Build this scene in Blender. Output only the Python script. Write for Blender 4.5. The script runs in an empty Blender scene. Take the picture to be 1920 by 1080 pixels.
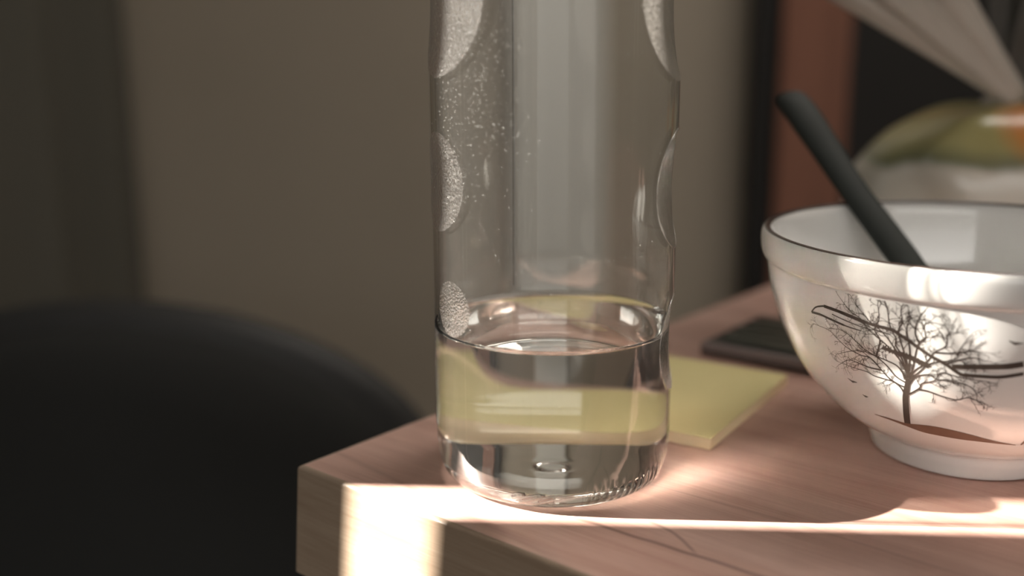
import bpy, bmesh, math, random
from mathutils import Vector, Matrix

# ------------------------------------------------------------------ camera, world, lights
S = bpy.context.scene
COL = S.collection
T = 0.74                      # height of the desk top above the floor
R_ = math.radians

cd = bpy.data.cameras.new('camera')
cam = bpy.data.objects.new('camera', cd)
COL.objects.link(cam)
cam.location = (-0.01203, -0.29722, T + 0.12493)
cam.rotation_euler = (Matrix.Rotation(R_(90 - 13.0994), 3, 'X') @ Matrix.Rotation(R_(-0.35), 3, 'Z')).to_euler()
cd.sensor_width = 36.0
cd.lens = 36.688
cd.clip_start = 0.01
cd.dof.use_dof = True
cd.dof.focus_distance = 0.291
cd.dof.aperture_fstop = 4.4
cd.dof.aperture_blades = 0
S.camera = cam

SKY = 3.9
w = bpy.data.worlds.new('daylight'); S.world = w; w.use_nodes = True
nt = w.node_tree; nt.nodes.clear()
tc = nt.nodes.new('ShaderNodeTexCoord'); sp = nt.nodes.new('ShaderNodeSeparateXYZ')
rp = nt.nodes.new('ShaderNodeValToRGB'); bg = nt.nodes.new('ShaderNodeBackground'); ow = nt.nodes.new('ShaderNodeOutputWorld')
mp = nt.nodes.new('ShaderNodeMapRange'); mp.inputs[1].default_value = -1; mp.inputs[2].default_value = 1
nt.links.new(tc.outputs['Generated'], sp.inputs[0]); nt.links.new(sp.outputs[2], mp.inputs[0]); nt.links.new(mp.outputs[0], rp.inputs[0])
_e = rp.color_ramp.elements          # ground, haze and house fronts near the horizon, bright sky above; the same all round
_e[0].position = 0.38; _e[0].color = (0.06, 0.058, 0.052, 1)
_e[1].position = 0.64; _e[1].color = (1.0, 0.97, 0.92, 1)
_x = _e.new(0.50); _x.color = (0.18, 0.173, 0.158, 1)
_x = _e.new(0.56); _x.color = (0.26, 0.252, 0.233, 1)
nt.links.new(rp.outputs[0], bg.inputs[0]); bg.inputs[1].default_value = SKY
nt.links.new(bg.outputs[0], ow.inputs[0])

SUN_SLOPE = -0.0725           # the sun runs along +x, drifting a little towards the camera
SUN_EL = R_(33.5)
sd = bpy.data.lights.new('sun', 'SUN'); so = bpy.data.objects.new('sun', sd); COL.objects.link(so)
sd.energy = 42.0; sd.color = (1.0, 0.93, 0.83); sd.angle = R_(0.55)
dvec = Vector((1, SUN_SLOPE, -math.tan(SUN_EL) * math.hypot(1, SUN_SLOPE))).normalized()
so.rotation_euler = dvec.to_track_quat('-Z', 'Y').to_euler()
so.location = (-2.5, 0.2, 3.0)

def portal(name, loc, rot, sx, sy):
    l = bpy.data.lights.new(name, 'AREA'); l.shape = 'RECTANGLE'; l.size = sx; l.size_y = sy
    o = bpy.data.objects.new(name, l); COL.objects.link(o)
    o.location = loc; o.rotation_euler = rot; l.cycles.is_portal = True
    return o
# window openings (x of left wall / y of rear wall)
LWX, RWY = -0.68, -1.50
LWIN = (-1.35, 0.55, 0.85, 2.05)      # y0,y1,z0,z1
RWIN = (-0.50, 1.10, 0.25, 1.45)      # x0,x1,z0,z1
XR = 1.60
portal('window_portal', (LWX - .05, (LWIN[0] + LWIN[1]) / 2, (LWIN[2] + LWIN[3]) / 2), (0, R_(-90), 0), LWIN[3] - LWIN[2], LWIN[1] - LWIN[0])
portal('window_portal', ((RWIN[0] + RWIN[1]) / 2, RWY - .05, (RWIN[2] + RWIN[3]) / 2), (R_(90), 0, 0), RWIN[1] - RWIN[0], RWIN[3] - RWIN[2])


vs = S.view_settings
vs.view_transform = 'Standard'; vs.look = 'None'; vs.gamma = 1.0; vs.use_curve_mapping = False
vs.exposure = 0.0
S.cycles.max_bounces = 14
S.cycles.transmission_bounces = 12
S.cycles.glossy_bounces = 6
S.cycles.diffuse_bounces = 3
S.cycles.sample_clamp_indirect = 600.0
S.cycles.blur_glossy = 0.20       # lets the sun be found through the water (caustics)

# ------------------------------------------------------------------ helpers
def tag(o, label, cat, group=None, kind=None):
    o['label'] = label
    if cat: o['category'] = cat
    if group: o['group'] = group
    if kind: o['kind'] = kind
    return o
def empty(name, loc, rz=0.0):
    o = bpy.data.objects.new(name, None); COL.objects.link(o)
    o.location = loc; o.rotation_euler = (0, 0, rz); o.empty_display_size = .02
    return o
def mesh_obj(name, verts, faces, mat, parent=None, smooth=True, loc=None):
    me = bpy.data.meshes.new(name); me.from_pydata(verts, [], faces); me.update()
    if smooth: me.shade_smooth()
    if mat: me.materials.append(mat)
    o = bpy.data.objects.new(name, me); COL.objects.link(o)
    if parent: o.parent = parent
    if loc: o.location = loc
    return o
def bm_obj(name, bm, mat, parent=None, smooth=False, loc=None):
    me = bpy.data.meshes.new(name); bm.to_mesh(me); bm.free()
    if smooth: me.shade_smooth()
    if mat: me.materials.append(mat)
    o = bpy.data.objects.new(name, me); COL.objects.link(o)
    if parent: o.parent = parent
    if loc: o.location = loc
    return o
def box(name, lo, hi, mat, parent=None, bevel=0.0, seg=2, smooth=False):
    bm = bmesh.new()
    bmesh.ops.create_cube(bm, size=1)
    for v in bm.verts:
        for k in range(3): v.co[k] = lo[k] if v.co[k] < 0 else hi[k]
    if bevel: bmesh.ops.bevel(bm, geom=bm.edges[:], offset=bevel, segments=seg, affect='EDGES', profile=.5)
    bmesh.ops.recalc_face_normals(bm, faces=bm.faces)
    o = bm_obj(name, bm, mat, parent)
    if bevel and smooth:
        o.data.shade_smooth()
    return o
def lathe(name, prof, mat, parent=None, n=128, closed=False, loc=None):
    """surface of revolution about z; prof = [(r,z)...] running outside then inside"""
    v, f, idx = [], [], []
    for r, z in prof:
        if r < 1e-7:
            idx.append([len(v)] * n); v.append((0, 0, z))
        else:
            idx.append(list(range(len(v), len(v) + n)))
            v += [(r * math.cos(2 * math.pi * k / n), r * math.sin(2 * math.pi * k / n), z) for k in range(n)]
    rows = idx + ([idx[0]] if closed else [])
    for a, b in zip(rows[:-1], rows[1:]):
        for k in range(n):
            q = [a[k], a[(k + 1) % n], b[(k + 1) % n], b[k]]
            u = []
            for i in q:
                if i not in u: u.append(i)
            if len(u) > 2: f.append(u)
    return mesh_obj(name, v, f, mat, parent, loc=loc)
def catmull(P, n=8):
    out = []
    for i in range(len(P) - 1):
        a, b, c, d = P[max(i - 1, 0)], P[i], P[i + 1], P[min(i + 2, len(P) - 1)]
        for k in range(n):
            t = k / n
            out.append(tuple(.5 * (2 * b[j] + (c[j] - a[j]) * t + (2 * a[j] - 5 * b[j] + 4 * c[j] - d[j]) * t * t + (3 * b[j] - a[j] - 3 * c[j] + d[j]) * t ** 3) for j in range(len(b))))
    out.append(tuple(P[-1]))
    return out
def tube(name, path, rad, mat, parent=None, n=12, flat=1.0, up=Vector((0, 0, 1))):
    """tube through path points, rad = float or list; flat squeezes one axis; closed round ends"""
    path = [Vector(p) for p in path]
    rad = [rad] * len(path) if not isinstance(rad, (list, tuple)) else list(rad)
    v, f = [], []
    for i, p in enumerate(path):
        d = (path[min(i + 1, len(path) - 1)] - path[max(i - 1, 0)]).normalized()
        sx = d.cross(up).normalized(); sy = sx.cross(d).normalized()
        for k in range(n):
            a = 2 * math.pi * k / n
            v.append(tuple(p + sx * rad[i] * math.cos(a) + sy * rad[i] * flat * math.sin(a)))
    m = len(path)
    for i in range(m - 1):
        for k in range(n):
            f.append((i * n + k, i * n + (k + 1) % n, (i + 1) * n + (k + 1) % n, (i + 1) * n + k))
    f.append(tuple(range(n))[::-1]); f.append(tuple((m - 1) * n + k for k in range(n)))
    o = mesh_obj(name, v, f, mat, parent)
    return o

# ------------------------------------------------------------------ materials
def mat_new(name):
    m = bpy.data.materials.new(name); m.use_nodes = True
    nt = m.node_tree
    return m, nt, nt.nodes['Principled BSDF']
def plain(name, col, rough=.5, metal=0.0, spec=.5, noise=0.0, nscale=60.0, bump=0.0, coat=0.0):
    m, nt, b = mat_new(name)
    b.inputs['Base Color'].default_value = (*col, 1); b.inputs['Roughness'].default_value = rough
    b.inputs['Metallic'].default_value = metal; b.inputs['Specular IOR Level'].default_value = spec
    b.inputs['Coat Weight'].default_value = coat; b.inputs['Coat Roughness'].default_value = .05
    tc = nt.nodes.new('ShaderNodeTexCoord'); nz = nt.nodes.new('ShaderNodeTexNoise')
    nz.inputs['Scale'].default_value = nscale; nz.inputs['Detail'].default_value = 4
    nt.links.new(tc.outputs['Object'], nz.inputs['Vector'])
    if noise:
        mx = nt.nodes.new('ShaderNodeMixRGB'); mx.blend_type = 'MIX'
        mx.inputs[1].default_value = (*[c * (1 - noise) for c in col], 1); mx.inputs[2].default_value = (*[min(1, c * (1 + noise)) for c in col], 1)
        nt.links.new(nz.outputs['Fac'], mx.inputs[0]); nt.links.new(mx.outputs[0], b.inputs['Base Color'])
    if bump:
        bp = nt.nodes.new('ShaderNodeBump'); bp.inputs['Strength'].default_value = bump; bp.inputs['Distance'].default_value = .001
        nt.links.new(nz.outputs['Fac'], bp.inputs['Height']); nt.links.new(bp.outputs[0], b.inputs['Normal'])
    return m
def wood(name, c1, c2, rough, veins=True, stretch=(3.0, 60.0, 60.0), marks=()):
    """grain along local x"""
    m, nt, b = mat_new(name); N = nt.nodes; L = nt.links
    tc = N.new('ShaderNodeTexCoord')
    def nz(sc, detail, dist=0.0, rgh=.6):
        mpn = N.new('ShaderNodeMapping'); mpn.inputs['Scale'].default_value = sc; L.new(tc.outputs['Object'], mpn.inputs[0])
        t = N.new('ShaderNodeTexNoise'); t.inputs['Scale'].default_value = 1.0; t.inputs['Detail'].default_value = detail
        t.inputs['Roughness'].default_value = rgh; t.inputs['Distortion'].default_value = dist; L.new(mpn.outputs[0], t.inputs['Vector']); return t
    a = nz(stretch, 5, 1.2); f = nz((40, 900, 900), 3, 0, .7)
    ad = N.new('ShaderNodeMath'); ad.operation = 'MULTIPLY_ADD'; ad.inputs[1].default_value = .45
    L.new(f.outputs['Fac'], ad.inputs[0]); L.new(a.outputs['Fac'], ad.inputs[2])
    rp = N.new('ShaderNodeValToRGB'); rp.color_ramp.elements[0].position = .50; rp.color_ramp.elements[1].position = .92
    rp.color_ramp.elements[0].color = (*c1, 1); rp.color_ramp.elements[1].color = (*c2, 1)
    L.new(ad.outputs[0], rp.inputs[0])
    col = rp.outputs[0]
    if veins:
        # a few darker cathedral veins: thin iso-lines of a stretched noise field
        g = nz((2.2, 11.0, 11.0), 1.5, .6, .4)
        m1 = N.new('ShaderNodeMath'); m1.operation = 'MULTIPLY'; m1.inputs[1].default_value = 5.0; L.new(g.outputs['Fac'], m1.inputs[0])
        m2 = N.new('ShaderNodeMath'); m2.operation = 'FRACT'; L.new(m1.outputs[0], m2.inputs[0])
        r2 = N.new('ShaderNodeValToRGB'); e = r2.color_ramp.elements
        e[0].position = .0; e[0].color = (0, 0, 0, 1); e[1].position = .5; e[1].color = (1, 1, 1, 1)
        e[0].position = .44
        x = e.new(.56); x.color = (0, 0, 0, 1)
        L.new(m2.outputs[0], r2.inputs[0])
        sc = N.new('ShaderNodeMath'); sc.operation = 'MULTIPLY'; sc.inputs[1].default_value = .33; L.new(r2.outputs[0], sc.inputs[0])
        mx = N.new('ShaderNodeMixRGB'); mx.inputs[2].default_value = (c1[0] * .5, c1[1] * .45, c1[2] * .42, 1)
        L.new(sc.outputs[0], mx.inputs[0]); L.new(col, mx.inputs[1]); col = mx.outputs[0]
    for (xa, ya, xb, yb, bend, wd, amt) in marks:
        # a single dark line from (xa,ya) to (xb,yb) in local metres, gently bowed and wavering
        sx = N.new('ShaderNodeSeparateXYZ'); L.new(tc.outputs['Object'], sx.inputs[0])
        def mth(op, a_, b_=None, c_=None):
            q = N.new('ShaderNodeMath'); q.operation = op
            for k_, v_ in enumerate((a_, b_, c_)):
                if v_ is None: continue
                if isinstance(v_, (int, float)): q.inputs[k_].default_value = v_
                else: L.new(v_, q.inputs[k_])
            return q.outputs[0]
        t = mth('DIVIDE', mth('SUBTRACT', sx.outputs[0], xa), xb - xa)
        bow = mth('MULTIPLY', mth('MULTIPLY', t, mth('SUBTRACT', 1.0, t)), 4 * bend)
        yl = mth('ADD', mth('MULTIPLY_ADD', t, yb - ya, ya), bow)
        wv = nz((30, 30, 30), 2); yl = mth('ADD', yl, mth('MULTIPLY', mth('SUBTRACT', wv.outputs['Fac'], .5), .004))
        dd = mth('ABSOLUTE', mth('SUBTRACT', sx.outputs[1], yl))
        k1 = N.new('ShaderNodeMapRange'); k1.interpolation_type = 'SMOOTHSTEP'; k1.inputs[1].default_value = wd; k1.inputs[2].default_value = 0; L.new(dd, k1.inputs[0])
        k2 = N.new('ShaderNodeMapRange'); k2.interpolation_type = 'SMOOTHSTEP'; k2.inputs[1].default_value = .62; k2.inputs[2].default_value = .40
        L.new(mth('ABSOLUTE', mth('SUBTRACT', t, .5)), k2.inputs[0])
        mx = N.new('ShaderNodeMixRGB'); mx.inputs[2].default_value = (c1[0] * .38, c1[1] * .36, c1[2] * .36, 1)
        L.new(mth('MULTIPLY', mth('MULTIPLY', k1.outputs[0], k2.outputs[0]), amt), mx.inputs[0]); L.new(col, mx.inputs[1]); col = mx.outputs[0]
    L.new(col, b.inputs['Base Color']); b.inputs['Roughness'].default_value = rough
    bp = N.new('ShaderNodeBump'); bp.inputs['Strength'].default_value = .25; bp.inputs['Distance'].default_value = .0002
    L.new(f.outputs['Fac'], bp.inputs['Height']); L.new(bp.outputs[0], b.inputs['Normal'])
    return m
def glass(name, ior, col=(1, 1, 1), rough=0.0, frost=False):
    m = bpy.data.materials.new(name); m.use_nodes = True; nt = m.node_tree; nt.nodes.clear()
    g = nt.nodes.new('ShaderNodeBsdfGlass'); o = nt.nodes.new('ShaderNodeOutputMaterial')
    g.inputs['IOR'].default_value = ior; g.inputs['Color'].default_value = (*col, 1); g.inputs['Roughness'].default_value = rough
    out = g.outputs[0]
    if frost:
        tc = nt.nodes.new('ShaderNodeTexCoord'); nz = nt.nodes.new('ShaderNodeTexNoise'); nz.inputs['Scale'].default_value = 1300
        nz.inputs['Detail'].default_value = 2; nt.links.new(tc.outputs['Object'], nz.inputs['Vector'])
        bp = nt.nodes.new('ShaderNodeBump'); bp.inputs['Strength'].default_value = .8; bp.inputs['Distance'].default_value = .0006
        nt.links.new(nz.outputs['Fac'], bp.inputs['Height']); nt.links.new(bp.outputs[0], g.inputs['Normal'])
        df = nt.nodes.new('ShaderNodeBsdfDiffuse'); df.inputs[0].default_value = (.8, .78, .75, 1); nt.links.new(bp.outputs[0], df.inputs['Normal'])
        mx = nt.nodes.new('ShaderNodeMixShader'); mx.inputs[0].default_value = .22
        nt.links.new(out, mx.inputs[1]); nt.links.new(df.outputs[0], mx.inputs[2]); out = mx.outputs[0]
    nt.links.new(out, o.inputs[0])
    return m

def thin_plastic(name, frost=False, lip=False):
    """thin clear wall: straight-through transmission plus Fresnel reflection; frosted where moulded"""
    m = bpy.data.materials.new(name); m.use_nodes = True; nt = m.node_tree; nt.nodes.clear(); N = nt.nodes; L = nt.links
    out = N.new('ShaderNodeOutputMaterial'); tr = N.new('ShaderNodeBsdfTransparent'); gl = N.new('ShaderNodeBsdfGlossy')
    fr = N.new('ShaderNodeFresnel'); ge = N.new('ShaderNodeNewGeometry'); io = N.new('ShaderNodeMapRange')
    io.inputs[3].default_value = 1.5; io.inputs[4].default_value = 1 / 1.5      # same reflectance from either face of the thin skin
    L.new(ge.outputs['Backfacing'], io.inputs[0]); L.new(io.outputs[0], fr.inputs['IOR'])
    mx = N.new('ShaderNodeMixShader'); tr.inputs[0].default_value = (.985, .985, .98, 1)
    if frost: tr.inputs[0].default_value = (.80, .79, .77, 1)
    gl.inputs['Roughness'].default_value = .02; gl.inputs['Color'].default_value = (1, 1, 1, 1)
    L.new(fr.outputs[0], mx.inputs[0]); L.new(tr.outputs[0], mx.inputs[1]); L.new(gl.outputs[0], mx.inputs[2])
    res = mx.outputs[0]
    if not frost:
        # light scuffing of the used plastic
        hz = N.new('ShaderNodeBsdfDiffuse'); hz.inputs[0].default_value = (.9, .88, .85, 1); m5 = N.new('ShaderNodeMixShader'); m5.inputs[0].default_value = .007
        L.new(res, m5.inputs[1]); L.new(hz.outputs[0], m5.inputs[2]); res = m5.outputs[0]
    if lip:
        d_ = N.new('ShaderNodeBsdfDiffuse'); d_.inputs[0].default_value = (.85, .83, .8, 1); m4 = N.new('ShaderNodeMixShader'); m4.inputs[0].default_value = .07
        L.new(res, m4.inputs[1]); L.new(d_.outputs[0], m4.inputs[2]); res = m4.outputs[0]
    if frost:
        tc = N.new('ShaderNodeTexCoord'); nz = N.new('ShaderNodeTexNoise'); nz.inputs['Scale'].default_value = 1500
        nz.inputs['Detail'].default_value = 3; L.new(tc.outputs['Object'], nz.inputs['Vector'])
        bp = N.new('ShaderNodeBump'); bp.inputs['Strength'].default_value = 1.0; bp.inputs['Distance'].default_value = .0009
        L.new(nz.outputs['Fac'], bp.inputs['Height'])
        gl.inputs['Roughness'].default_value = .25; L.new(bp.outputs[0], gl.inputs['Normal']); L.new(bp.outputs[0], fr.inputs['Normal'])
        rf = N.new('ShaderNodeBsdfRefraction'); rf.inputs['IOR'].default_value = 1.22; rf.inputs['Roughness'].default_value = .25; rf.inputs['Color'].default_value = (.84, .83, .81, 1); L.new(bp.outputs[0], rf.inputs['Normal'])
        df = N.new('ShaderNodeBsdfDiffuse'); df.inputs[0].default_value = (.75, .72, .68, 1); L.new(bp.outputs[0], df.inputs['Normal'])
        tl = N.new('ShaderNodeBsdfTranslucent'); tl.inputs[0].default_value = (.85, .80, .76, 1); md = N.new('ShaderNodeMixShader'); md.inputs[0].default_value = .65
        L.new(df.outputs[0], md.inputs[1]); L.new(tl.outputs[0], md.inputs[2])
        m2 = N.new('ShaderNodeMixShader'); rr = N.new('ShaderNodeMapRange'); rr.inputs[1].default_value = .35; rr.inputs[2].default_value = .75; rr.inputs[3].default_value = .02; rr.inputs[4].default_value = .20
        L.new(nz.outputs['Fac'], rr.inputs[0]); L.new(rr.outputs[0], m2.inputs[0]); L.new(rf.outputs[0], m2.inputs[1]); L.new(md.outputs[0], m2.inputs[2])
        m3 = N.new('ShaderNodeMixShader'); m3.inputs[0].default_value = .8
        L.new(res, m3.inputs[1]); L.new(m2.outputs[0], m3.inputs[2]); res = m3.outputs[0]
    L.new(res, out.inputs[0])
    return m
def glow(name, col, strength):
    m = bpy.data.materials.new(name); m.use_nodes = True; nt = m.node_tree; nt.nodes.clear()
    e = nt.nodes.new('ShaderNodeEmission'); o = nt.nodes.new('ShaderNodeOutputMaterial')
    e.inputs[0].default_value = (*col, 1); e.inputs[1].default_value = strength; nt.links.new(e.outputs[0], o.inputs[0])
    return m
M = dict(
    lampglow=glow('lamp_diffuser', (1.0, .93, .84), 8.0),
    wall=plain('wall_paint', (.45, .395, .32), .8, noise=.05, nscale=6, bump=.05),
    rearwall=plain('rear_wall_paint', (.50, .46, .40), .8, noise=.04, nscale=5),
    trim=plain('pale_trim_paint', (.86, .85, .80), .7, noise=.02, nscale=8),
    ceiling=plain('ceiling_paint', (.6, .58, .55), .9, noise=.03, nscale=5),
    floor=wood('floor_wood', (.10, .065, .045), (.17, .11, .075), .5, veins=False, stretch=(2, 12, 12)),
    frame=plain('window_frame_paint', (.6, .58, .54), .4, noise=.03),
    curtain=plain('curtain_cloth', (.105, .10, .085), .95, spec=.1, noise=.2, nscale=300, bump=.2),
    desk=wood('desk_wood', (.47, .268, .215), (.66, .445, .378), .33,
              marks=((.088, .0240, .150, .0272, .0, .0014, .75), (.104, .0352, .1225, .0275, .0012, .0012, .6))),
    band=wood('desk_edge_band', (.285, .20, .14), (.43, .33, .245), .38, veins=False, stretch=(6, 6, 70)),
    glass=thin_plastic('bottle_plastic'),
    frost=thin_plastic('bottle_frosted', True),
    lip=thin_plastic('bottle_dent_lip', False, True),
    water=glass('water', 1.345, (.995, .995, .985)),
    droplet=plain('droplet', (.95, .95, .93), .25, spec=.9),
    seam=plain('seam', (.05, .05, .05), .4),
    porcelain=plain('porcelain', (.78, .77, .755), .12, spec=.6, coat=.6, noise=.015, nscale=25),
    rimline=plain('rim_paint', (.06, .04, .035), .2, spec=.6),
    ink=plain('print_ink', (.062, .048, .040), .3, noise=.2, nscale=900),
    ink_brown=plain('print_ink_brown', (.20, .115, .08), .35, noise=.25, nscale=300),
    spoon=plain('spoon_metal', (.030, .034, .031), .6, spec=.2, metal=.0, noise=.08, nscale=40),
    note=plain('note_paper', (.80, .70, .36), .75, spec=.2, noise=.02, nscale=40),
    note_edge=plain('note_paper_edges', (.92, .76, .50), .8, spec=.1, noise=.03, nscale=800),
    black=plain('black_plastic', (.022, .022, .022), .55, noise=.1),
    device=plain('device_plastic', (.018, .020, .019), .35, noise=.1),
    device_key=plain('device_key', (.085, .095, .08), .3, noise=.1),
    device_trim=plain('device_trim', (.26, .22, .22), .35, noise=.05),
    chairfab=plain('chair_fabric', (.034, .034, .033), .85, spec=.1, noise=.15, nscale=400, bump=.2),
    chairpl=plain('chair_plastic', (.028, .028, .028), .6, noise=.1),
    steel=plain('steel', (.5, .5, .5), .3, metal=1.0, noise=.03),
    case=wood('bookcase_wood', (.21, .090, .058), (.31, .135, .088), .5, veins=False, stretch=(30, 30, 2)),
    casedark=plain('bookcase_dark', (.012, .011, .0105), .7, noise=.1, nscale=20),  # near black; also stands for the cabinet's unlit side and recess
)

# ------------------------------------------------------------------ the room
def boxes(name, lst, mat):
    bm = bmesh.new()
    for lo, hi in lst:
        r = bmesh.ops.create_cube(bm, size=1)
        for v in r['verts']:
            for k in range(3): v.co[k] = lo[k] if v.co[k] < 0 else hi[k]
    o = bm_obj(name, bm, mat); o['kind'] = 'structure'
    return o
YB, ZC = 1.30, 2.4
th = .10
boxes('floor', [((LWX - th, RWY - th, -.05), (XR + th, YB + th, 0))], M['floor'])
boxes('ceiling', [((LWX - th, RWY - th, ZC), (XR + th, YB + th, ZC + .05))], M['ceiling'])
boxes('wall_back', [((LWX - th, YB, 0), (XR + th, YB + th, ZC))], M['wall'])
boxes('wall_right', [((XR, RWY - th, 0), (XR + th, YB, ZC))], M['rearwall'])
y0, y1, z0, z1 = LWIN
boxes('wall_left', [((LWX - th, RWY, 0), (LWX, YB, z0)), ((LWX - th, RWY, z1), (LWX, YB, ZC)),
                    ((LWX - th, RWY, z0), (LWX, y0, z1)), ((LWX - th, y1, z0), (LWX, YB, z1))], M['rearwall'])
x0, x1, c0, c1 = RWIN
boxes('wall_rear', [((LWX - th, RWY - th, 0), (XR, RWY, c0)), ((LWX - th, RWY - th, c1), (XR, RWY, ZC)),
                    ((LWX - th, RWY - th, c0), (x0, RWY, c1)), ((x1, RWY - th, c0), (XR, RWY, c1))], M['rearwall'])
f = .035
boxes('window_1', [((LWX - .075, y0, z0), (LWX - .02, y1, z0 + f)), ((LWX - .075, y0, z1 - f), (LWX - .02, y1, z1)),
                   ((LWX - .075, y0, z0 + f), (LWX - .02, y0 + f, z1 - f)), ((LWX - .075, y1 - f, z0 + f), (LWX - .02, y1, z1 - f))], M['frame'])
boxes('window_2', [((x0, RWY - .075, c0), (x1, RWY - .02, c0 + f)), ((x0, RWY - .075, c1 - f), (x1, RWY - .02, c1)),
                   ((x0, RWY - .075, c0 + f), (x0 + f, RWY - .02, c1 - f)), ((x1 - f, RWY - .075, c0 + f), (x1, RWY - .02, c1 - f))], M['frame'])

boxes('trim_1', [((-.0085, YB - .016, 0), (.1325, YB - .0005, ZC))], M['trim'])  # pale upright board on the back wall, behind the bottle

# curtains hanging on the window wall; the sun enters through the slit between them
CX = -0.590
def slit(yref, xref): return yref + SUN_SLOPE * (CX - xref)
SLIT_BACK = slit(-0.0132, -0.0601)
SLIT_FRONT = slit(-0.0352, -0.0350)
def curtain(label, ya, yb, seed):
    rnd = random.Random(seed)
    root = empty('curtain', (CX, (ya + yb) / 2, .02))
    tag(root, label, 'curtain', 'dark curtains on the window side')
    n = int(abs(yb - ya) / .006); zs = [0.02, .4, .8, 1.2, 1.6, 2.0, 2.14]
    v, fc = [], []
    for z in zs:
        for i in range(n + 1):
            y = ya + (yb - ya) * i / n
            e = min(1, i / 6.0) if True else 1
            x = CX + .024 * e + e * (.022 * math.sin(y * 27.5 + seed) + .006 * math.sin(y * 61 + 1.3 * seed) + .004 * math.sin(z * 2 + y * 9))
            v.append((x - CX, y - root.location.y, z - .02))
    for j in range(len(zs) - 1):
        for i in range(n):
            a = j * (n + 1) + i; fc.append((a, a + 1, a + n + 2, a + n + 1))
    o = mesh_obj('cloth', v, fc, M['curtain'], root)
    sm = o.modifiers.new('thick', 'SOLIDIFY'); sm.thickness = .003; sm.offset = 0
    # hem at the free edge
    return root
curtain('dark curtain falling in vertical folds, at the left edge behind the chair', SLIT_BACK, YB - .02, 2)
curtain('dark curtain panel on the window side nearer the camera', SLIT_FRONT, -1.44, 5)
tag(tube('curtain_rod', [(CX, -1.4, 2.16), (CX, 1.28, 2.16)], .012, M['steel'], up=Vector((0, 0, 1))), 'metal curtain rod above the dark curtains', 'curtain rod')

# unseen lamp added under the ceiling to light the desk from above
lamp = empty('ceiling_lamp', (.80, .62, ZC)); tag(lamp, 'flat rectangular ceiling lamp with white diffuser', 'ceiling lamp')
box('housing', (-.52, -.32, -.05), (.52, .32, -.001), M['frame'], lamp, .006)
box('diffuser', (-.50, -.30, -.056), (.50, .30, -.0505), M['lampglow'], lamp)

# ------------------------------------------------------------------ desk
YAW = -0.69723
desk = empty('desk', (-0.07799, 0.00177, 0), YAW)
tag(desk, 'pinkish wooden desk with thick squared corner carrying bottle and bowl', 'desk')
DL, DW, DT = 1.15, 0.50, 0.036
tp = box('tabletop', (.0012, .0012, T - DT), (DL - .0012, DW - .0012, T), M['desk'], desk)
LEAN = .0016
def band(a, b, nrm):
    """edge strip from a to b (local xy), outward normal nrm, mitred, top edge rounded, leaning out a touch"""
    a, b, n = Vector((*a, 0)), Vector((*b, 0)), Vector((*nrm, 0))
    d = (b - a).normalized(); t = .0014; r = .0013
    prof = [(-t, 0), (-t, DT)]
    prof = [(-t, -DT), (-t, .0)]
    for k in range(5):
        an = math.pi / 2 * k / 4; prof.append((-r + r * math.sin(an), -r + r * math.cos(an) + .00005))
    for k in range(4):
        an = math.pi / 2 * k / 3; prof.append((LEAN - r * .6 + r * .6 * math.cos(an), -DT + r * .6 - r * .6 * math.sin(an)))
    v = []
    for P, s in ((a, 1), (b, -1)):
        for o_, z in prof:
            q = P + n * o_ - d * s * o_      # mitre
            v.append((q.x, q.y, T + z))
    m = len(prof)
    fc = [(k, (k + 1) % m, m + (k + 1) % m, m + k) for k in range(m)] + [tuple(range(m))[::-1], tuple(range(m, 2 * m))]
    o = mesh_obj('edge_band', v, fc, M['band'], desk, smooth=False)
    bm = bmesh.new(); bm.from_mesh(o.data); bmesh.ops.recalc_face_normals(bm, faces=bm.faces); bm.to_mesh(o.data); bm.free()
    return o
band((0, 0), (DL, 0), (0, -1)); band((DL, 0), (DL, DW), (1, 0)); band((DL, DW), (0, DW), (0, 1)); band((0, DW), (0, 0), (-1, 0))
for px, py in ((.06, .06), (DL - .10, .06), (.06, DW - .10), (DL - .10, DW - .10)):
    box('leg', (px, py, 0), (px + .04, py + .04, T - DT), M['band'], desk, .003)
box('apron', (.10, .072, T - DT - .07), (DL - .10, .09, T - DT), M['band'], desk)
box('apron', (.10, DW - .09, T - DT - .07), (DL - .10, DW - .072, T - DT), M['band'], desk)

# ------------------------------------------------------------------ bottle
RB = .035
DENTS = [(-66, .1370, .0205, .0021), (-67, .0886, .0135, .0012), (-55, .0543, .0078, .0006),
         (73, .1370, .0220, .0026), (76, .0858, .0165, .0016), (78, .0415, .0140, .0012),
         (180 - 10, .1370, .0205, .0022)]
DENTS = DENTS[:6]
# outer profile rows (r,z) below the cylinder
base_out = catmull([(.0001, .0037), (.0026, .0037), (.0036, .0031), (.0046, .0037), (.0100, .0036), (.0170, .0036), (.0240, .0035), (.0262, .0031), (.0278, .0012), (.0299, .0001), (.0322, .0014), (.0339, .0045), (.0347, .0090), (.0350, .0135)], 6)
gate = []
for r, z in base_out[:-1]: gate.append((r, z))
WALL = .0013
def dent(az, z, inner=False):
    d = 0.0
    for a0, zz, rad, dep in DENTS:
        s = ((az - R_(a0) + math.pi) % (2 * math.pi) - math.pi) * RB
        q = (s * s + (z - zz) ** 2) / rad ** 2
        if q < 1: d += dep * (1 - q) ** .8
    return d
def ribs(az, r, z):
    """little embossed bars around the front right of the base curve"""
    a = math.degrees(az)
    if 12 < a < 62 and .0012 < z < .0085 and r > .03:
        return .00050 * max(0, math.cos((a - 12) * math.pi * 2 / 4.2)) * math.sin((z - .0012) / .0073 * math.pi) ** .5
    if -22 < a < -2 and .0012 < z < .006 and r > .03:
        return .00035 * max(0, math.sin(a * 1.7) * math.sin(z * 2600 + a))
    return 0.0
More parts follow.
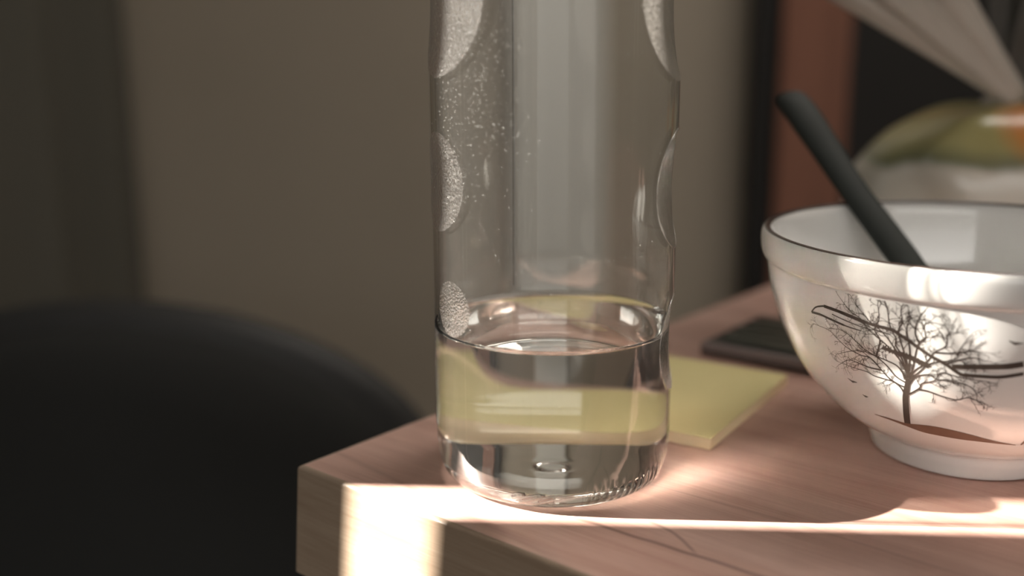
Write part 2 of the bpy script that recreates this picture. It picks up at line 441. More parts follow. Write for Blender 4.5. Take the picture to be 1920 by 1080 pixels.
shoulder = catmull([(.0350, .168), (.0342, .176), (.0305, .186), (.0245, .194), (.0200, .200), (.0190, .206), (.0190, .222)], 5)
def grid(prof_rows, n, off, snap):
    """rows of verts around the axis; az=0 faces -y"""
    V = []
    for r, z in prof_rows:
        row = []
        for k in range(n):
            az = 2 * math.pi * k / n - math.pi
            zz = z
            if snap and r >= RB - 1e-6 and .018 < z < .166:
                for a0, z0_, rad, dep in DENTS:
                    s = ((az - R_(a0) + math.pi) % (2 * math.pi) - math.pi) * RB
                    d = math.hypot(s, zz - z0_)
                    if abs(d - rad) < .00032:
                        s *= rad / d; zz = z0_ + (zz - z0_) * rad / d; az = R_(a0) + s / RB
            rr = r - (dent(az, zz) if r >= RB - off - 1e-6 else 0) + ribs(az, r, zz) * (1 if snap else 0)
            row.append((rr * math.sin(az), -rr * math.cos(az), zz))
        V.append(row)
    return V
HW = .0447                     # water level
def az_dist(az, z, D):
    s = ((az - R_(D[0]) + math.pi) % (2 * math.pi) - math.pi) * RB
    return math.hypot(s, z - D[1])
def split_grid(rows, n, classify, mats, names, parent, flip=False, off=0.0):
    """rows of n verts -> one mesh per class; classify(az, z) gives the class"""
    verts = [p for row in rows for p in row]
    groups = {}
    for j in range(len(rows) - 1):
        for k in range(n):
            q = (j * n + k, j * n + (k + 1) % n, (j + 1) * n + (k + 1) % n, (j + 1) * n + k)
            cx = sum(verts[i][0] for i in q) / 4; cy = sum(verts[i][1] for i in q) / 4; cz = sum(verts[i][2] for i in q) / 4
            groups.setdefault(classify(math.atan2(cx, -cy), cz, j), []).append(q)
    out = {}
    for key, faces in groups.items():
        used = {}; vv = []; ff = []
        for q in faces:
            w_ = []
            for i in q:
                if i not in used: used[i] = len(vv); vv.append(verts[i])
                w_.append(used[i])
            ff.append(w_)
        out[key] = (vv, ff)
    return out
def bottle():
    bot = empty('water_bottle', (0, 0, T + .0002))
    tag(bot, 'tall clear plastic bottle with frosted round dents standing at the desk corner', 'bottle')
    NA = 420
    zs = [.0135 + i * .00055 for i in range(282)]
    rows = base_out[:-1] + [(RB, z) for z in zs if z < .168] + shoulder + [(.0184, .2225)]
    V = grid(rows, NA, 0, True)
    inner = [(.0178, .222), (.0178, .206)] + [(r - WALL, z) for r, z in shoulder[::-1][6:]]
    inner += [(RB - WALL, z) for z in zs[::-2] if HW + .0018 < z < .1665]
    W = []
    for r, z in inner:
        row = []
        for k in range(NA):
            az = 2 * math.pi * k / NA - math.pi
            rr = r - (dent(az, z) if abs(r - (RB - WALL)) < 1e-6 else 0)
            row.append((rr * math.sin(az), -rr * math.cos(az), z))
        W.append(row)
    nV = len(V)
    def cls(az, z, j):
        if j < nV - 1 and .016 < z < .166:
            for i, D in enumerate(DENTS):
                if az_dist(az, z, D) < D[2] - .00003: return i
        return 'wall'
    G = split_grid(V + W, NA, cls, None, None, bot)
    mesh_obj('body', *G['wall'], M['glass'], bot)
    for i, D in enumerate(DENTS):
        vv, ff = G.get(i, ([], []))
        if vv:
            o = mesh_obj('grip_dent', vv, ff, M['frost'], bot); o['label'] = 'frosted round grip dent'
            ring = []
            for k in range(65 if i > 3 else 0):
                t_ = 2 * math.pi * k / 64
                a_ = R_(D[0]) + D[2] * math.cos(t_) / RB; ring.append(((RB + .00005) * math.sin(a_), -(RB + .00005) * math.cos(a_), D[1] + D[2] * math.sin(t_)))
            if ring: tube('rim', ring, .00020, M['lip'], o, 8)
    # moulding seam on the back wall, above the water
    az = R_(180 + 19.5); ro = RB - WALL - .00005
    sv, sf = [], []
    for i in range(60):
        z = .049 + i * .002
        for da, dr in ((-.00017, 0), (0, -.00016), (.00017, 0)):
            a = az + da / ro; rr = ro - dent(az, z) + dr
            sv.append((rr * math.sin(a), -rr * math.cos(a), z))
    for i in range(59):
        for k in range(2): sf.append((i * 3 + k, i * 3 + k + 1, i * 3 + k + 4, i * 3 + k + 3))
    mesh_obj('mould_seam', sv, sf, M['seam'], bot)
    # specks of water, densest upper left
    rnd = random.Random(4); bm = bmesh.new()
    def drop(az, z, s):
        rr = RB + .00002 - dent(az, z)
        r_ = bmesh.ops.create_icosphere(bm, subdivisions=1, radius=s)
        for v in r_['verts']: v.co += Vector((rr * math.sin(az), -rr * math.cos(az), z))
    for i in range(700):
        az = R_(rnd.gauss(-42, 15)); z = rnd.gauss(.118, .018)
        if .06 < z < .15 and az > R_(-80): drop(az, z, rnd.uniform(.00003, .00009))
    for i in range(110):
        drop(R_(rnd.uniform(-60, 70)), rnd.uniform(.05, .14), rnd.uniform(.00004, .00010))
    o = bm_obj('droplets', bm, M['droplet'], bot, True); o['kind'] = 'stuff'; o['label'] = 'fine specks of water on the plastic'
    # water standing in the foot of the bottle (refracting body out to the outer skin)
    NW = NA; SK = .00018
    wrows = []
    for k, (r, z) in enumerate(base_out):
        p, q = base_out[max(k - 1, 0)], base_out[min(k + 1, len(base_out) - 1)]
        dx, dz = q[0] - p[0], q[1] - p[1]; L_ = math.hypot(dx, dz)
        wrows.append((max(r - dz / L_ * SK, .0001), z + dx / L_ * SK))
    zz = .0148
    while zz < HW + .0001: wrows.append((RB - SK, zz)); zz += .0007
    top = [(RB - SK, HW + .0008), (RB - SK, HW + .0015), (RB - SK - .00005, HW + .0018)]
    for dr, dz in ((.0002, .00148), (.0004, .00118), (.0007, .00083), (.0010, .00060), (.0014, .00037), (.0019, .00021), (.0026, .00009), (.0036, .00002), (.005, 0), (.008, 0)):
        top.append((RB - SK - dr, HW + dz))
    top += [(.022, HW), (.014, HW), (.006, HW), (.0001, HW)]
    V2 = []
    for r, z in wrows + top:
        for k in range(NW):
            az = 2 * math.pi * k / NW - math.pi
            rr = r - (dent(az, z) if r > RB - .006 and z > .0145 else 0) + ribs(az, r, z)
            V2.append((rr * math.sin(az), -rr * math.cos(az), z))
    m = len(wrows + top)
    F2 = [(j * NW + k, j * NW + (k + 1) % NW, (j + 1) * NW + (k + 1) % NW, (j + 1) * NW + k) for j in range(m - 1) for k in range(NW)]
    wo = mesh_obj('water', V2, F2, M['water'], loc=(0, 0, T + .0002))
    tag(wo, 'clear still water filling the lower third of the plastic bottle', 'water')
    return bot
bottle()

# ------------------------------------------------------------------ bowl with the tree print
BX, BY = .1302, .0132
bowl_out = catmull([(.0262, 0), (.0272, .0006), (.0283, .004), (.0293, .0076), (.0338, .0098), (.0403, .0145), (.0470, .0212), (.0530, .0295), (.0580, .0395), (.0612, .0495), (.0628, .0590)], 8)
bowl = empty('bowl', (BX, BY, T + .0002))
tag(bowl, 'white porcelain bowl with bare tree print and dark rim line', 'bowl')
rimp = catmull([(.0629, .0594), (.0640, .0604), (.0647, .0625), (.0650, .0655), (.0648, .0678), (.0640, .0690), (.0628, .0689), (.0618, .0676)], 5)
inside = catmull([(.0614, .0660), (.0602, .0580), (.0580, .0480), (.0548, .0390), (.0502, .0300), (.0440, .0220), (.0360, .0160), (.0250, .0122), (.0120, .0108), (.0001, .0105)], 6)
under = [(.0001, .0050), (.0180, .0048), (.0228, .0042), (.0240, .0006), (.0250, .0)]
lathe('body', under + bowl_out + rimp + inside, M['porcelain'], bowl, 240)
lathe('rim_line', catmull([(.0641, .06905), (.0635, .06935), (.0628, .06925), (.0622, .0686)], 4) + catmull([(.0624, .0684), (.0630, .0688), (.0638, .0688)], 3), M['rimline'], bowl, 240, closed=True)['label'] = 'thin dark painted rim line'
PZ = sorted([(z, r) for r, z in bowl_out])
def bowl_r(z):
    for (a, ra), (b, rb) in zip(PZ[:-1], PZ[1:]):
        if a <= z <= b and b > a: return ra + (rb - ra) * (z - a) / (b - a)
    return PZ[-1][1]
def on_bowl(th, z, off=.00006):
    z = min(max(z, .0), .0588)
    r = bowl_r(z); e = .0004
    dr = (bowl_r(z + e) - bowl_r(max(z - e, 0))); dz = 2 * e
    L = math.hypot(dr, dz); nr, nz = dz / L, -dr / L
    return ((r + nr * off) * math.cos(th), (r + nr * off) * math.sin(th), z + nz * off)
KR = .058
class Ink:
    """flat strokes laid on the bowl; coordinates a = azimuth*KR, b = height (metres)"""
    def __init__(s, off): s.v, s.f, s.off = [], [], off
    def stroke(s, pts, w0, w1):
        n = len(pts)
        base = len(s.v)
        for i, (a, b) in enumerate(pts):
            p, q = pts[max(i - 1, 0)], pts[min(i + 1, n - 1)]
            dx, dy = q[0] - p[0], q[1] - p[1]; L = math.hypot(dx, dy) or 1
            w = (w0 + (w1 - w0) * i / max(n - 1, 1)) / 2
            ox, oy = -dy / L * w, dx / L * w
            s.v.append(on_bowl((a + ox) / KR, b + oy, s.off)); s.v.append(on_bowl((a - ox) / KR, b - oy, s.off))
        for i in range(n - 1):
            k = base + 2 * i; s.f.append((k, k + 1, k + 3, k + 2))
    def fill(s, top, bot):
        base = len(s.v)
        for t, b in zip(top, bot):
            for k in range(4): s.v.append(on_bowl((t[0] + (b[0] - t[0]) * k / 3) / KR, t[1] + (b[1] - t[1]) * k / 3, s.off))
        for i in range(len(top) - 1):
            for k in range(3):
                q = base + i * 4 + k; s.f.append((q, q + 1, q + 5, q + 4))
    def done(s, name, mat, label):
        o = mesh_obj(name, s.v, s.f, mat, bowl, smooth=True); o['label'] = label; return o
def ab(p): return (R_(p[0]) * KR, p[1] / 1000)
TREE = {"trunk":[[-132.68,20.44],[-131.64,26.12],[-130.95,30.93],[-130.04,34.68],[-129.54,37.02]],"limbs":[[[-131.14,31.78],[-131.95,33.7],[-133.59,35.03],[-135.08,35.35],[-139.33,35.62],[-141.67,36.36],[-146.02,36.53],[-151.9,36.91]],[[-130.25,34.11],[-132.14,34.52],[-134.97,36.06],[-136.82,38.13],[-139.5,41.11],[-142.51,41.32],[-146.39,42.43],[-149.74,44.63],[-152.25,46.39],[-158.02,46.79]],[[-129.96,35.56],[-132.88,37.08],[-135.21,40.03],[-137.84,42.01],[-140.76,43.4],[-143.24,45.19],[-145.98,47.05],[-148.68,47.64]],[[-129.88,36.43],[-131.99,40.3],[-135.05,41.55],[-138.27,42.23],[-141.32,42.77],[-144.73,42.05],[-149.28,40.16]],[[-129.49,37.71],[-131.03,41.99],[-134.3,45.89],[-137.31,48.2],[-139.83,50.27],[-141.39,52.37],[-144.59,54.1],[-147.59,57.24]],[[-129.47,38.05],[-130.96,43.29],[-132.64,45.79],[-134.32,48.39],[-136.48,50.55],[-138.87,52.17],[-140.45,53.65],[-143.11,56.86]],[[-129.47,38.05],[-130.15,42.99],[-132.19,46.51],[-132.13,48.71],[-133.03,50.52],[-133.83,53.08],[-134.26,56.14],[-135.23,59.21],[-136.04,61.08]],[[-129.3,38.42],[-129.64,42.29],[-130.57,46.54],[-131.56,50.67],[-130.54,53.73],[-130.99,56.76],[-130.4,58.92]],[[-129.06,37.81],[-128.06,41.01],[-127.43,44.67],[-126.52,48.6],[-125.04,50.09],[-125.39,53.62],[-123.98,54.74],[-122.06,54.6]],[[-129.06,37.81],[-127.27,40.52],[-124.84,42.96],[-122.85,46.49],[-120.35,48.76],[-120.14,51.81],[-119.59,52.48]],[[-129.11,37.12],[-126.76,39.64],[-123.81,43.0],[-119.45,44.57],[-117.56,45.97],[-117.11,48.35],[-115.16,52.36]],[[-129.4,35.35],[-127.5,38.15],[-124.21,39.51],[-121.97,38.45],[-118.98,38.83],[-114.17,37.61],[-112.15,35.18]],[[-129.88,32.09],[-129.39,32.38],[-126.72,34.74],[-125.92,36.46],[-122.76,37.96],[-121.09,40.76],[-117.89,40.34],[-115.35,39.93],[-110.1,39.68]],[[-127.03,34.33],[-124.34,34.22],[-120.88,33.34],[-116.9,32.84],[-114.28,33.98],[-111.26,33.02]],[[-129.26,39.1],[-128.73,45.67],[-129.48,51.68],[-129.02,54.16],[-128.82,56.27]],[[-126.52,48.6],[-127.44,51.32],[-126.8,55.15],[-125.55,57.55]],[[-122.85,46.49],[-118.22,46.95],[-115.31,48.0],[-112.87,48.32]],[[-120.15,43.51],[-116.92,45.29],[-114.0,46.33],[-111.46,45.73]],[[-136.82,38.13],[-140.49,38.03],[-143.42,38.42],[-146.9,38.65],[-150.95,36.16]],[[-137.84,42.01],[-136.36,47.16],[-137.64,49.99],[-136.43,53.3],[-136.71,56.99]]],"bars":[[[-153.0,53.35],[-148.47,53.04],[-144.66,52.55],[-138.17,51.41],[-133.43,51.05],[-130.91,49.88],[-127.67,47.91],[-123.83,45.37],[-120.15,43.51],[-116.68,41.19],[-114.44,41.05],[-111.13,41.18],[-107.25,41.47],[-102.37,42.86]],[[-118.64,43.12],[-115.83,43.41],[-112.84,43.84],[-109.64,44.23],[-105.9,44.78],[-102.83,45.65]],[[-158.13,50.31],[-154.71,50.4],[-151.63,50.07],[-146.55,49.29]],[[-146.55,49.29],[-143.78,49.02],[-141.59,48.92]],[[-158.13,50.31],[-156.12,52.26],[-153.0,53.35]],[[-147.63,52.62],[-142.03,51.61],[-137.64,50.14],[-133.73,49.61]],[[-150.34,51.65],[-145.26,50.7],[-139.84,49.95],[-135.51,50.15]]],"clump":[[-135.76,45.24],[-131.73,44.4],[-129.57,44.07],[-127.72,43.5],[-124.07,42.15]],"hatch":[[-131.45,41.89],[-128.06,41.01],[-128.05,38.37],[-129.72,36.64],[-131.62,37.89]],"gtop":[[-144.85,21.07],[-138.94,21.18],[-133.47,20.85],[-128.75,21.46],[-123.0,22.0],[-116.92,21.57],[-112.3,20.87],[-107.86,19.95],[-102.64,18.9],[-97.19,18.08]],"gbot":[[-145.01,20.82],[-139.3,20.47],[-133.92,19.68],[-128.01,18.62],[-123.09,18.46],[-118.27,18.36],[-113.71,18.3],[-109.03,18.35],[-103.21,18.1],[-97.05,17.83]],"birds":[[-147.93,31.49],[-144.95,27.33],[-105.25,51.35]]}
rnd = random.Random(11)
ink = Ink(.00006)
ink.stroke(catmull([ab(p) for p in TREE['trunk']], 6), .0022, .0013)
def wander(p, ang, L, n):
    pts = [p]; a = ang
    for i in range(n):
        a += rnd.gauss(0, .28)
        p = (p[0] + math.cos(a) * L / n, p[1] + math.sin(a) * L / n); pts.append(p)
    return pts, a
def twig(p, ang, L, w, depth):
    pts, a = wander(p, ang, L, 4)
    ink.stroke(pts, w, w * .6)
    if depth > 0:
        for k in range(rnd.choice((2, 2, 3))):
            i = rnd.choice((2, 3, 4))
            twig(pts[i], a + rnd.choice((-1, 1)) * rnd.uniform(.3, .95), L * rnd.uniform(.45, .72), w * .75, depth - 1)
for limb in TREE['limbs']:
    raw = [ab(p) for p in limb]; pts = catmull(raw, 5)
    ink.stroke(pts, .00052, .00015)
    n = len(pts)
    for i in range(int(n * .30), n, 2):
        d = (pts[i][0] - pts[i - 1][0], pts[i][1] - pts[i - 1][1]); ang = math.atan2(d[1], d[0])
        if rnd.random() < .80:
            f_ = i / n
            twig(pts[i], ang + rnd.choice((-1, 1)) * rnd.uniform(.35, 1.1), rnd.uniform(.0018, .0040), .00019 - .00006 * f_, 2)
    twig(pts[-1], ang, .0028, .00015, 2)
# dense clump and hatching at the heart of the crown
cl = catmull([ab(p) for p in TREE['clump']], 8)
ink.stroke(cl, .0010, .0016)
for p in cl:
    for k in range(3):
        q, a = wander(p, rnd.uniform(-math.pi, math.pi), rnd.uniform(.0006, .0013), 2); ink.stroke(q, .00035, .0002)
h = [ab(p) for p in TREE['hatch']]
hx0, hx1 = min(p[0] for p in h), max(p[0] for p in h); hz0, hz1 = min(p[1] for p in h), max(p[1] for p in h)
for k in range(11):
    t = k / 10
    ink.stroke([(hx0 + (hx1 - hx0) * t * .9, hz1), (hx0 + (hx1 - hx0) * (.25 + t * .5), hz0)], .00016, .00016)
    ink.stroke([(hx0 + (hx1 - hx0) * .25 * t, hz1 + (hz0 - hz1) * t), (hx1 - (hx1 - hx0) * .25 * t, hz1 + (hz0 - hz1) * t)], .00014, .00014)
ink.done('tree_print', M['ink'], 'bare black tree printed on the bowl')
bar = Ink(.00010)  # dark curved stripes laid over the tree
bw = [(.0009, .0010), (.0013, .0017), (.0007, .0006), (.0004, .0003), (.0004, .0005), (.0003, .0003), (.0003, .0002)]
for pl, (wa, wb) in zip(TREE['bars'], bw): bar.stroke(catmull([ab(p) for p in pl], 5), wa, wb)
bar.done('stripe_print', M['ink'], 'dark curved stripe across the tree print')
gr = Ink(.00008)
gr.fill(catmull([ab(p) for p in TREE['gtop']], 4), catmull([ab(p) for p in TREE['gbot']], 4))
gr.done('ground_print', M['ink_brown'], 'brown ground shadow printed under the tree')
for (p, sz) in zip(TREE['birds'], (.0017, .0010, .0016)):
    b_ = Ink(.00008); a, z = ab(p)
    b_.stroke([(a - sz, z + sz * .35), (a - sz * .5, z + sz * .12), (a - .1 * sz, z - sz * .1)], .00020, .0007)
    b_.stroke([(a - .2 * sz, z - sz * .12), (a + .25 * sz, z + sz * .02)], .0007, .0007)
    b_.stroke([(a + .2 * sz, z), (a + sz * .6, z + sz * .02), (a + sz, z + sz * .05)], .0006, .0002)
    b_.done('bird_print', M['ink'], 'small flying bird printed on the bowl')
dr = Ink(.00008); a, z = ab((-95.0, 18.0)); s_ = .0009
dr.stroke([(a - .1 * s_, z + 3.6 * s_), (a + 3.2 * s_, z + 3.7 * s_)], .0016, .0017)
dr.stroke([(a - .0003, z + 4.0 * s_), (a - .0006, z + 5.4 * s_)], .0011, .0006)
dr.stroke([(a - .0003, z + 5.3 * s_), (a - .0013, z + 5.0 * s_)], .0006, .0004)
for dx, k in ((-.2, -.6), (.4, -.3), (2.6, 2.2), (3.2, 3.6)): dr.stroke([(a + dx * s_, z + 3.2 * s_), (a + (dx * .7 + k * .3) * s_, z + 1.6 * s_), (a + k * s_, z)], .0005, .0002)
for sg in (-1, 1):
    dr.stroke([(a - .0006, z + 5.5 * s_), (a - .0006 + sg * .0008, z + 6.6 * s_), (a - .0006 + sg * .0006, z + 7.8 * s_)], .0002, .0001)
    dr.stroke([(a - .0006 + sg * .0008, z + 6.6 * s_), (a - .0006 + sg * .0016, z + 7.2 * s_)], .0002, .0001)
dr.done('deer_print', M['ink_brown'], 'brown deer printed on the bowl')

# ------------------------------------------------------------------ spoon leaning in the bowl
Pc, Pi = Vector((.1100, .0735, .0745)), Vector((.1215, .0500, .0545))
d = Vector((-.3078, .7394, .5988)).normalized()
up_ = Vector((0, -.63, .78))
spn = empty('spoon', (0, 0, T)); tag(spn, 'dark grey spoon leaning in the white bowl, handle up left', 'spoon')
hp = [Pc + d * .0515, Pc + d * .0500, Pc + d * .046, Pc + d * .035, Pc + d * .020, Pc, Pi, Pi - d * .018, Pi - d * .030]
hp = [p + up_ * (.0016 * math.sin(i * .7)) for i, p in enumerate(hp)]
hr = [.0016, .0048, .0064, .0068, .0062, .0056, .0058, .0044, .0032]
pr_ = catmull([(*p, r) for p, r in zip(hp, hr)], 5)
tube('handle', [p[:3] for p in pr_], [p[3] for p in pr_], M['spoon'], spn, 20, .42, up=up_)
c = Pi - d * .042
v, fc = [], []
sx = d.cross(up_).normalized(); sy = sx.cross(d).normalized()
NR, NS = 8, 32
for side in (0, 1):
    for i in range(NR + 1):
        q = i / NR
        for k in range(NS):
            a = 2 * math.pi * k / NS
            P = c + d * (.0155 * q * math.cos(a)) + sx * (.0105 * q * math.sin(a)) + sy * (-.0045 * (1 - q * q) - (.0010 if side else 0) * (1 - .5 * q))
            v.append(tuple(P))
off = (NR + 1) * NS
for s in (0, 1):
    for i in range(NR):
        for k in range(NS):
            q = [s * off + i * NS + k, s * off + i * NS + (k + 1) % NS, s * off + (i + 1) * NS + (k + 1) % NS, s * off + (i + 1) * NS + k]
            fc.append(q if s == 0 else q[::-1])
for k in range(NS): fc.append([NR * NS + k, NR * NS + (k + 1) % NS, off + NR * NS + (k + 1) % NS, off + NR * NS + k])
mesh_obj('scoop', v, fc, M['spoon'], spn)

# ------------------------------------------------------------------ sticky notes
note = empty('sticky_note_pad', (.0502, .0118, T + .0001), R_(57.6 - 90))
tag(note, 'pad of square yellow sticky notes lying behind the bottle', 'note pad')
NT = .0039
box('sheet_block', (-.0762, 0, 0), (0, .0762, NT - .0003), M['note_edge'], note)
box('top_sheet', (-.0762, 0, NT - .0003), (0, .0762, NT), M['note'], note)

# ------------------------------------------------------------------ flat black device behind the notes
dv = empty('keypad_device', (.0655, .1175, T + .0001), R_(57.6 - 90 - 6))
tag(dv, 'flat black device with dark keys lying behind the yellow notes', 'device')
DLn, DWd, DTh = .100, .056, .0050
box('body', (0, 0, 0), (DLn, DWd, DTh), M['device'], dv, .0012)
box('trim_strip', (.001, -.0004, .0016), (DLn - .001, .0030, DTh + .0002), M['device_trim'], dv, .0004)
for i in range(2):
    for j in range(4):
        box('key', (.006 + i * .046, .008 + j * .0115, DTh), (.046 + i * .046, .0160 + j * .0115, DTh + .0012), M['device_key'], dv, .0003)

# ------------------------------------------------------------------ tied plastic bag of food behind the bowl
def bag_mat():
    m, nt, b = mat_new('printed_bag'); N = nt.nodes; L = nt.links
    tc = N.new('ShaderNodeTexCoord'); sp = N.new('ShaderNodeSeparateXYZ'); L.new(tc.outputs['Object'], sp.inputs[0])
    nz = N.new('ShaderNodeTexNoise'); nz.inputs['Scale'].default_value = 22; nz.inputs['Detail'].default_value = 2; L.new(tc.outputs['Object'], nz.inputs['Vector'])
    ad = N.new('ShaderNodeMath'); ad.operation = 'MULTIPLY_ADD'; ad.inputs[1].default_value = .022; L.new(nz.outputs['Fac'], ad.inputs[0]); L.new(sp.outputs[2], ad.inputs[2])
    rp = N.new('ShaderNodeValToRGB'); e = rp.color_ramp.elements
    mr = N.new('ShaderNodeMapRange'); mr.inputs[1].default_value = 0; mr.inputs[2].default_value = .12; L.new(ad.outputs[0], mr.inputs[0]); L.new(mr.outputs[0], rp.inputs[0])
    e[0].position = 0; e[0].color = (.74, .70, .61, 1); e[1].position = 1; e[1].color = (.42, .36, .12, 1)
    for p, c_ in ((.66, (.74, .70, .61, 1)), (.70, (.20, .21, .12, 1)), (.77, (.42, .38, .17, 1))): x = e.new(p); x.color = c_
    # orange patch
    vm = N.new('ShaderNodeVectorMath'); vm.operation = 'DISTANCE'; vm.inputs[1].default_value = (-.012, -.03, .085); L.new(tc.outputs['Object'], vm.inputs[0])
    rr = N.new('ShaderNodeMapRange'); rr.inputs[1].default_value = .022; rr.inputs[2].default_value = .012; L.new(vm.outputs['Value'], rr.inputs[0])
    mx = N.new('ShaderNodeMixRGB'); mx.inputs[2].default_value = (.62, .24, .06, 1); L.new(rr.outputs[0], mx.inputs[0]); L.new(rp.outputs[0], mx.inputs[1])
    L.new(mx.outputs[0], b.inputs['Base Color']); b.inputs['Roughness'].default_value = .28; b.inputs['Coat Weight'].default_value = .5
    bp = N.new('ShaderNodeBump'); bp.inputs['Strength'].default_value = .5; bp.inputs['Distance'].default_value = .004; L.new(nz.outputs['Fac'], bp.inputs['Height']); L.new(bp.outputs[0], b.inputs['Normal'])
    return m
M['bag'] = bag_mat()
M['film_dark'] = plain('grey_film', (.075, .07, .062), .5, spec=.4, noise=.15, nscale=25, bump=.4)  # same bag film, colour darkened for its shaded side
M['film'] = plain('white_film', (.50, .47, .42), .45, spec=.5, noise=.10, nscale=30, bump=.5)
BGX, BGY = .235, .205
bag = empty('food_bag', (BGX, BGY, T)); tag(bag, 'plastic bag of food with yellow print, tied at top, behind the bowl', 'bag')
v, fc = [], []
NU, NV = 72, 36
for j in range(NV + 1):
    ph = -math.pi / 2 + math.pi * j / NV
    for i in range(NU):
        a = 2 * math.pi * i / NU
        e1 = lambda t, p: math.copysign(abs(t) ** p, t)
        x = .083 * e1(math.cos(ph), .55) * e1(math.cos(a), .6); y = .046 * e1(math.cos(ph), .55) * e1(math.sin(a), .7)
        z = .043 + .043 * e1(math.sin(ph), .75)
        z += .012 * max(0, 1 - (x + .012) ** 2 / .004) * max(0, math.sin(ph)) if ph > 0 else 0
        wr = .0022 * math.sin(a * 5 + ph * 3) * math.cos(ph) + .0015 * math.sin(x * 160 + y * 90 + z * 60)
        v.append((x + wr, y + wr, max(.0, z + wr * .4)))
for j in range(NV):
    for i in range(NU): fc.append((j * NU + i, j * NU + (i + 1) % NU, (j + 1) * NU + (i + 1) % NU, (j + 1) * NU + i))
mesh_obj('pouch', v, fc, M['bag'], bag)
nk = Vector((-.013, -.008, .096))
tube('tie', [nk + Vector((.011 * math.cos(a), .011 * math.sin(a), .002 * math.sin(a))) for a in [2 * math.pi * k / 24 for k in range(25)]], .0028, M['film'], bag, 10)
# flared mouth of the bag: two ruffled lobes of film rising from the tie
def lobe(name, mat, base, axis, r0, r1, sq, seed):
    v, fc = [], []
    NA_, NR_ = 96, 24
    ax = Vector(axis); L_ = ax.length; d_ = ax.normalized(); sx = d_.cross(Vector((0, 1, 0))).normalized(); sy = Vector((0, 1, 0))
    for j in range(NR_ + 1):
        t = j / NR_
        for i in range(NA_):
            a = 2 * math.pi * i / NA_
            rr = r0 + (r1 - r0) * t ** 1.15
            rf = t * r1 * (.10 * math.sin(a * 6 + seed + t * 2.5) + .05 * math.sin(a * 13 + 2 * seed))
            p = base + ax * t + sx * ((rr + rf) * math.cos(a)) + sy * ((rr * sq + rf) * math.sin(a)) + d_ * (t * r1 * .12 * math.sin(3 * a + seed))
            v.append(tuple(p))
    for j in range(NR_):
        for i in range(NA_): fc.append((j * NA_ + i, j * NA_ + (i + 1) % NA_, (j + 1) * NA_ + (i + 1) % NA_, (j + 1) * NA_ + i))
    o = mesh_obj(name, v, fc, mat, bag); o.modifiers.new('t', 'SOLIDIFY').thickness = .0005
    return o
lobe('flared_mouth', M['film'], nk + Vector((0, -.006, .003)), (-.106, -.010, .096), .005, .036, .45, .4)
lobe('back_flap', M['film_dark'], nk + Vector((.004, .016, .002)), (.050, .016, .120), .008, .080, .20, 1.7)
# ------------------------------------------------------------------ chair
CY = .35
ch = empty('office_chair', (-.284, CY, 0)); tag(ch, 'black office chair with rounded backrest, low behind the desk', 'chair')
hw_, zt = .215, T - .036
outl = []
for k in range(97):
    a = math.pi * k / 96
    # upper arc then sides: superellipse, width hw_, height .20
    x = hw_ * math.copysign(abs(math.cos(a)) ** 1.0, math.cos(a)); z = zt - .105 + .105 * abs(math.sin(a)) ** 1.35
    outl.append((x, z))
for k in range(1, 48):
    a = math.pi + math.pi * k / 48
    x = hw_ * math.copysign(abs(math.cos(a)) ** .6, math.cos(a)); z = zt - .105 - .20 * abs(math.sin(a)) ** .6
    outl.append((x, z))
def pad(name, outl, layers, mat, parent):
    v, fc = [], []; n = len(outl); cx = 0; cz = sum(p[1] for p in outl) / n
    for s, y in layers:
        for x, z in outl:
            yy = y + .10 * (x * s) ** 2 / .2 * 1.0
            v.append((x * s, yy, cz + (z - cz) * s))
    for j in range(len(layers) - 1):
        for k in range(n): fc.append((j * n + k, j * n + (k + 1) % n, (j + 1) * n + (k + 1) % n, (j + 1) * n + k))
    return mesh_obj(name, v, fc, mat, parent)
pad('back_shell', outl, [(.001, .004), (.5, .002), (.86, .0), (.95, .002), (.985, .008), (1, .018), (.985, .028), (.95, .032), (.5, .032), (.001, .032)], M['chairpl'], ch)
pad('back_cushion', outl, [(.001, -.022), (.5, -.020), (.75, -.014), (.86, -.004), (.90, .004), (.86, .006), (.001, .006)], M['chairfab'], ch)
so_ = [(.21 * math.copysign(abs(math.cos(2 * math.pi * k / 64)) ** .6, math.cos(2 * math.pi * k / 64)), .20 * math.copysign(abs(math.sin(2 * math.pi * k / 64)) ** .6, math.sin(2 * math.pi * k / 64))) for k in range(64)]
v, fc = [], []
lay = [(.001, .405), (.9, .405), (1, .415), (1, .435), (.95, .452), (.7, .46), (.001, .462)]
for s, z in lay: v += [(x * s, y * s - .20, z) for x, y in so_]
for j in range(len(lay) - 1):
    for k in range(64): fc.append((j * 64 + k, j * 64 + (k + 1) % 64, (j + 1) * 64 + (k + 1) % 64, (j + 1) * 64 + k))
mesh_obj('seat', v, fc, M['chairfab'], ch)
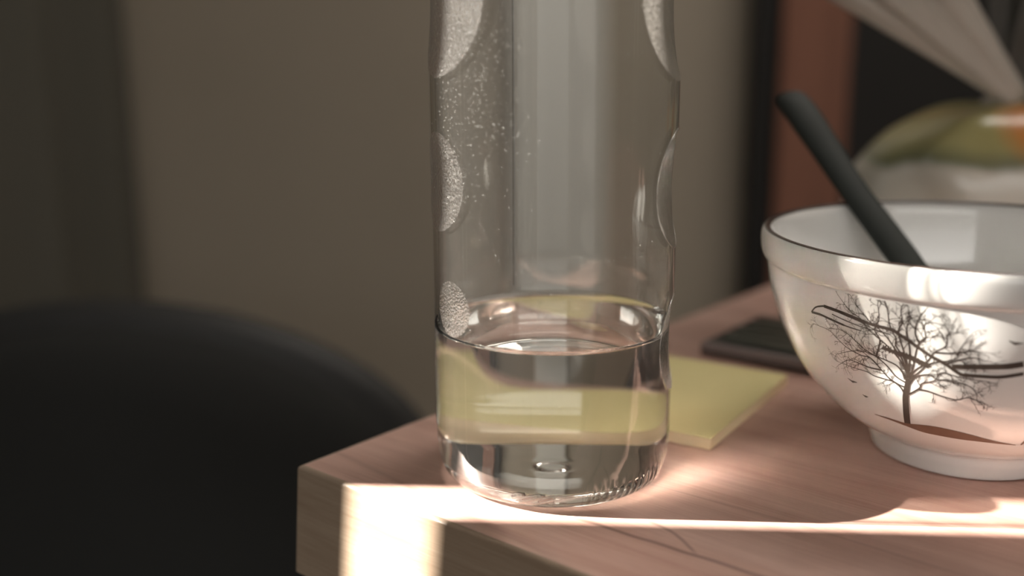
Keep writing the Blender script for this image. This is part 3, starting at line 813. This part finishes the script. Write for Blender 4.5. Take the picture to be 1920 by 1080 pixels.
tube('back_support', [(0, -.12, .40), (0, .03, .395), (0, .065, .44), (0, .050, .58)], .018, M['chairpl'], ch, 12, .5, up=Vector((1, 0, 0)))
tube('gas_column', [(0, -.20, .10), (0, -.20, .25), (0, -.20, .41)], .024, M['steel'], ch, 16, up=Vector((1, 0, 0)))
for k in range(5):
    a = 2 * math.pi * k / 5 + .3
    dx, dy = math.cos(a), math.sin(a)
    tube('base_arm', [(0, -.20, .11), (.12 * dx, -.20 + .12 * dy, .095), (.22 * dx, -.20 + .22 * dy, .075)], [.022, .018, .013], M['chairpl'], ch, 10)
    w_ = lathe('caster', [(.0001, -.018), (.020, -.018), (.025, -.012), (.025, .012), (.020, .018), (.0001, .018)], M['chairpl'], ch, 24)
    w_.rotation_euler = (R_(90), 0, a); w_.location = (.22 * dx, -.20 + .22 * dy, .0252)

# ------------------------------------------------------------------ tall cabinet against the back wall
BD = .045
bc = empty('cabinet', (0, YB - BD - .001, 0)); tag(bc, 'tall cabinet with reddish brown frame and black door against the back wall', 'cabinet')
BH = 1.9
box('carcass', (.346, .004, .03), (1.20, BD, BH), M['casedark'], bc)
box('edge_strip', (.341, -.002, .03), (.379, .0035, BH), M['casedark'], bc, .001)  # dark strip in place of the cabinet's unlit side face
for xa, xb in ((.379, .478), (1.10, 1.20)):
    box('front_stile', (xa, -.012, .03), (xb, .0035, BH), M['case'], bc, .002)
box('rail', (.478, -.012, .03), (1.10, .0035, .13), M['case'], bc, .002)
box('rail', (.478, -.012, BH - .10), (1.10, .0035, BH), M['case'], bc, .002)
dr_ = box('door', (.480, -.003, .132), (1.098, .0035, BH - .102), M['casedark'], bc, .001)  # black sheet standing in for the shade inside the cabinet
hd = tube('handle', [(1.04, -.004, .90), (1.04, -.020, .91), (1.04, -.020, 1.00), (1.04, -.004, 1.01)], .004, M['steel'], bc, 8, up=Vector((1, 0, 0)))
hd.parent = dr_
for xa in (.36, 1.14): box('foot', (xa, .006, 0), (xa + .04, .040, .03), M['casedark'], bc)
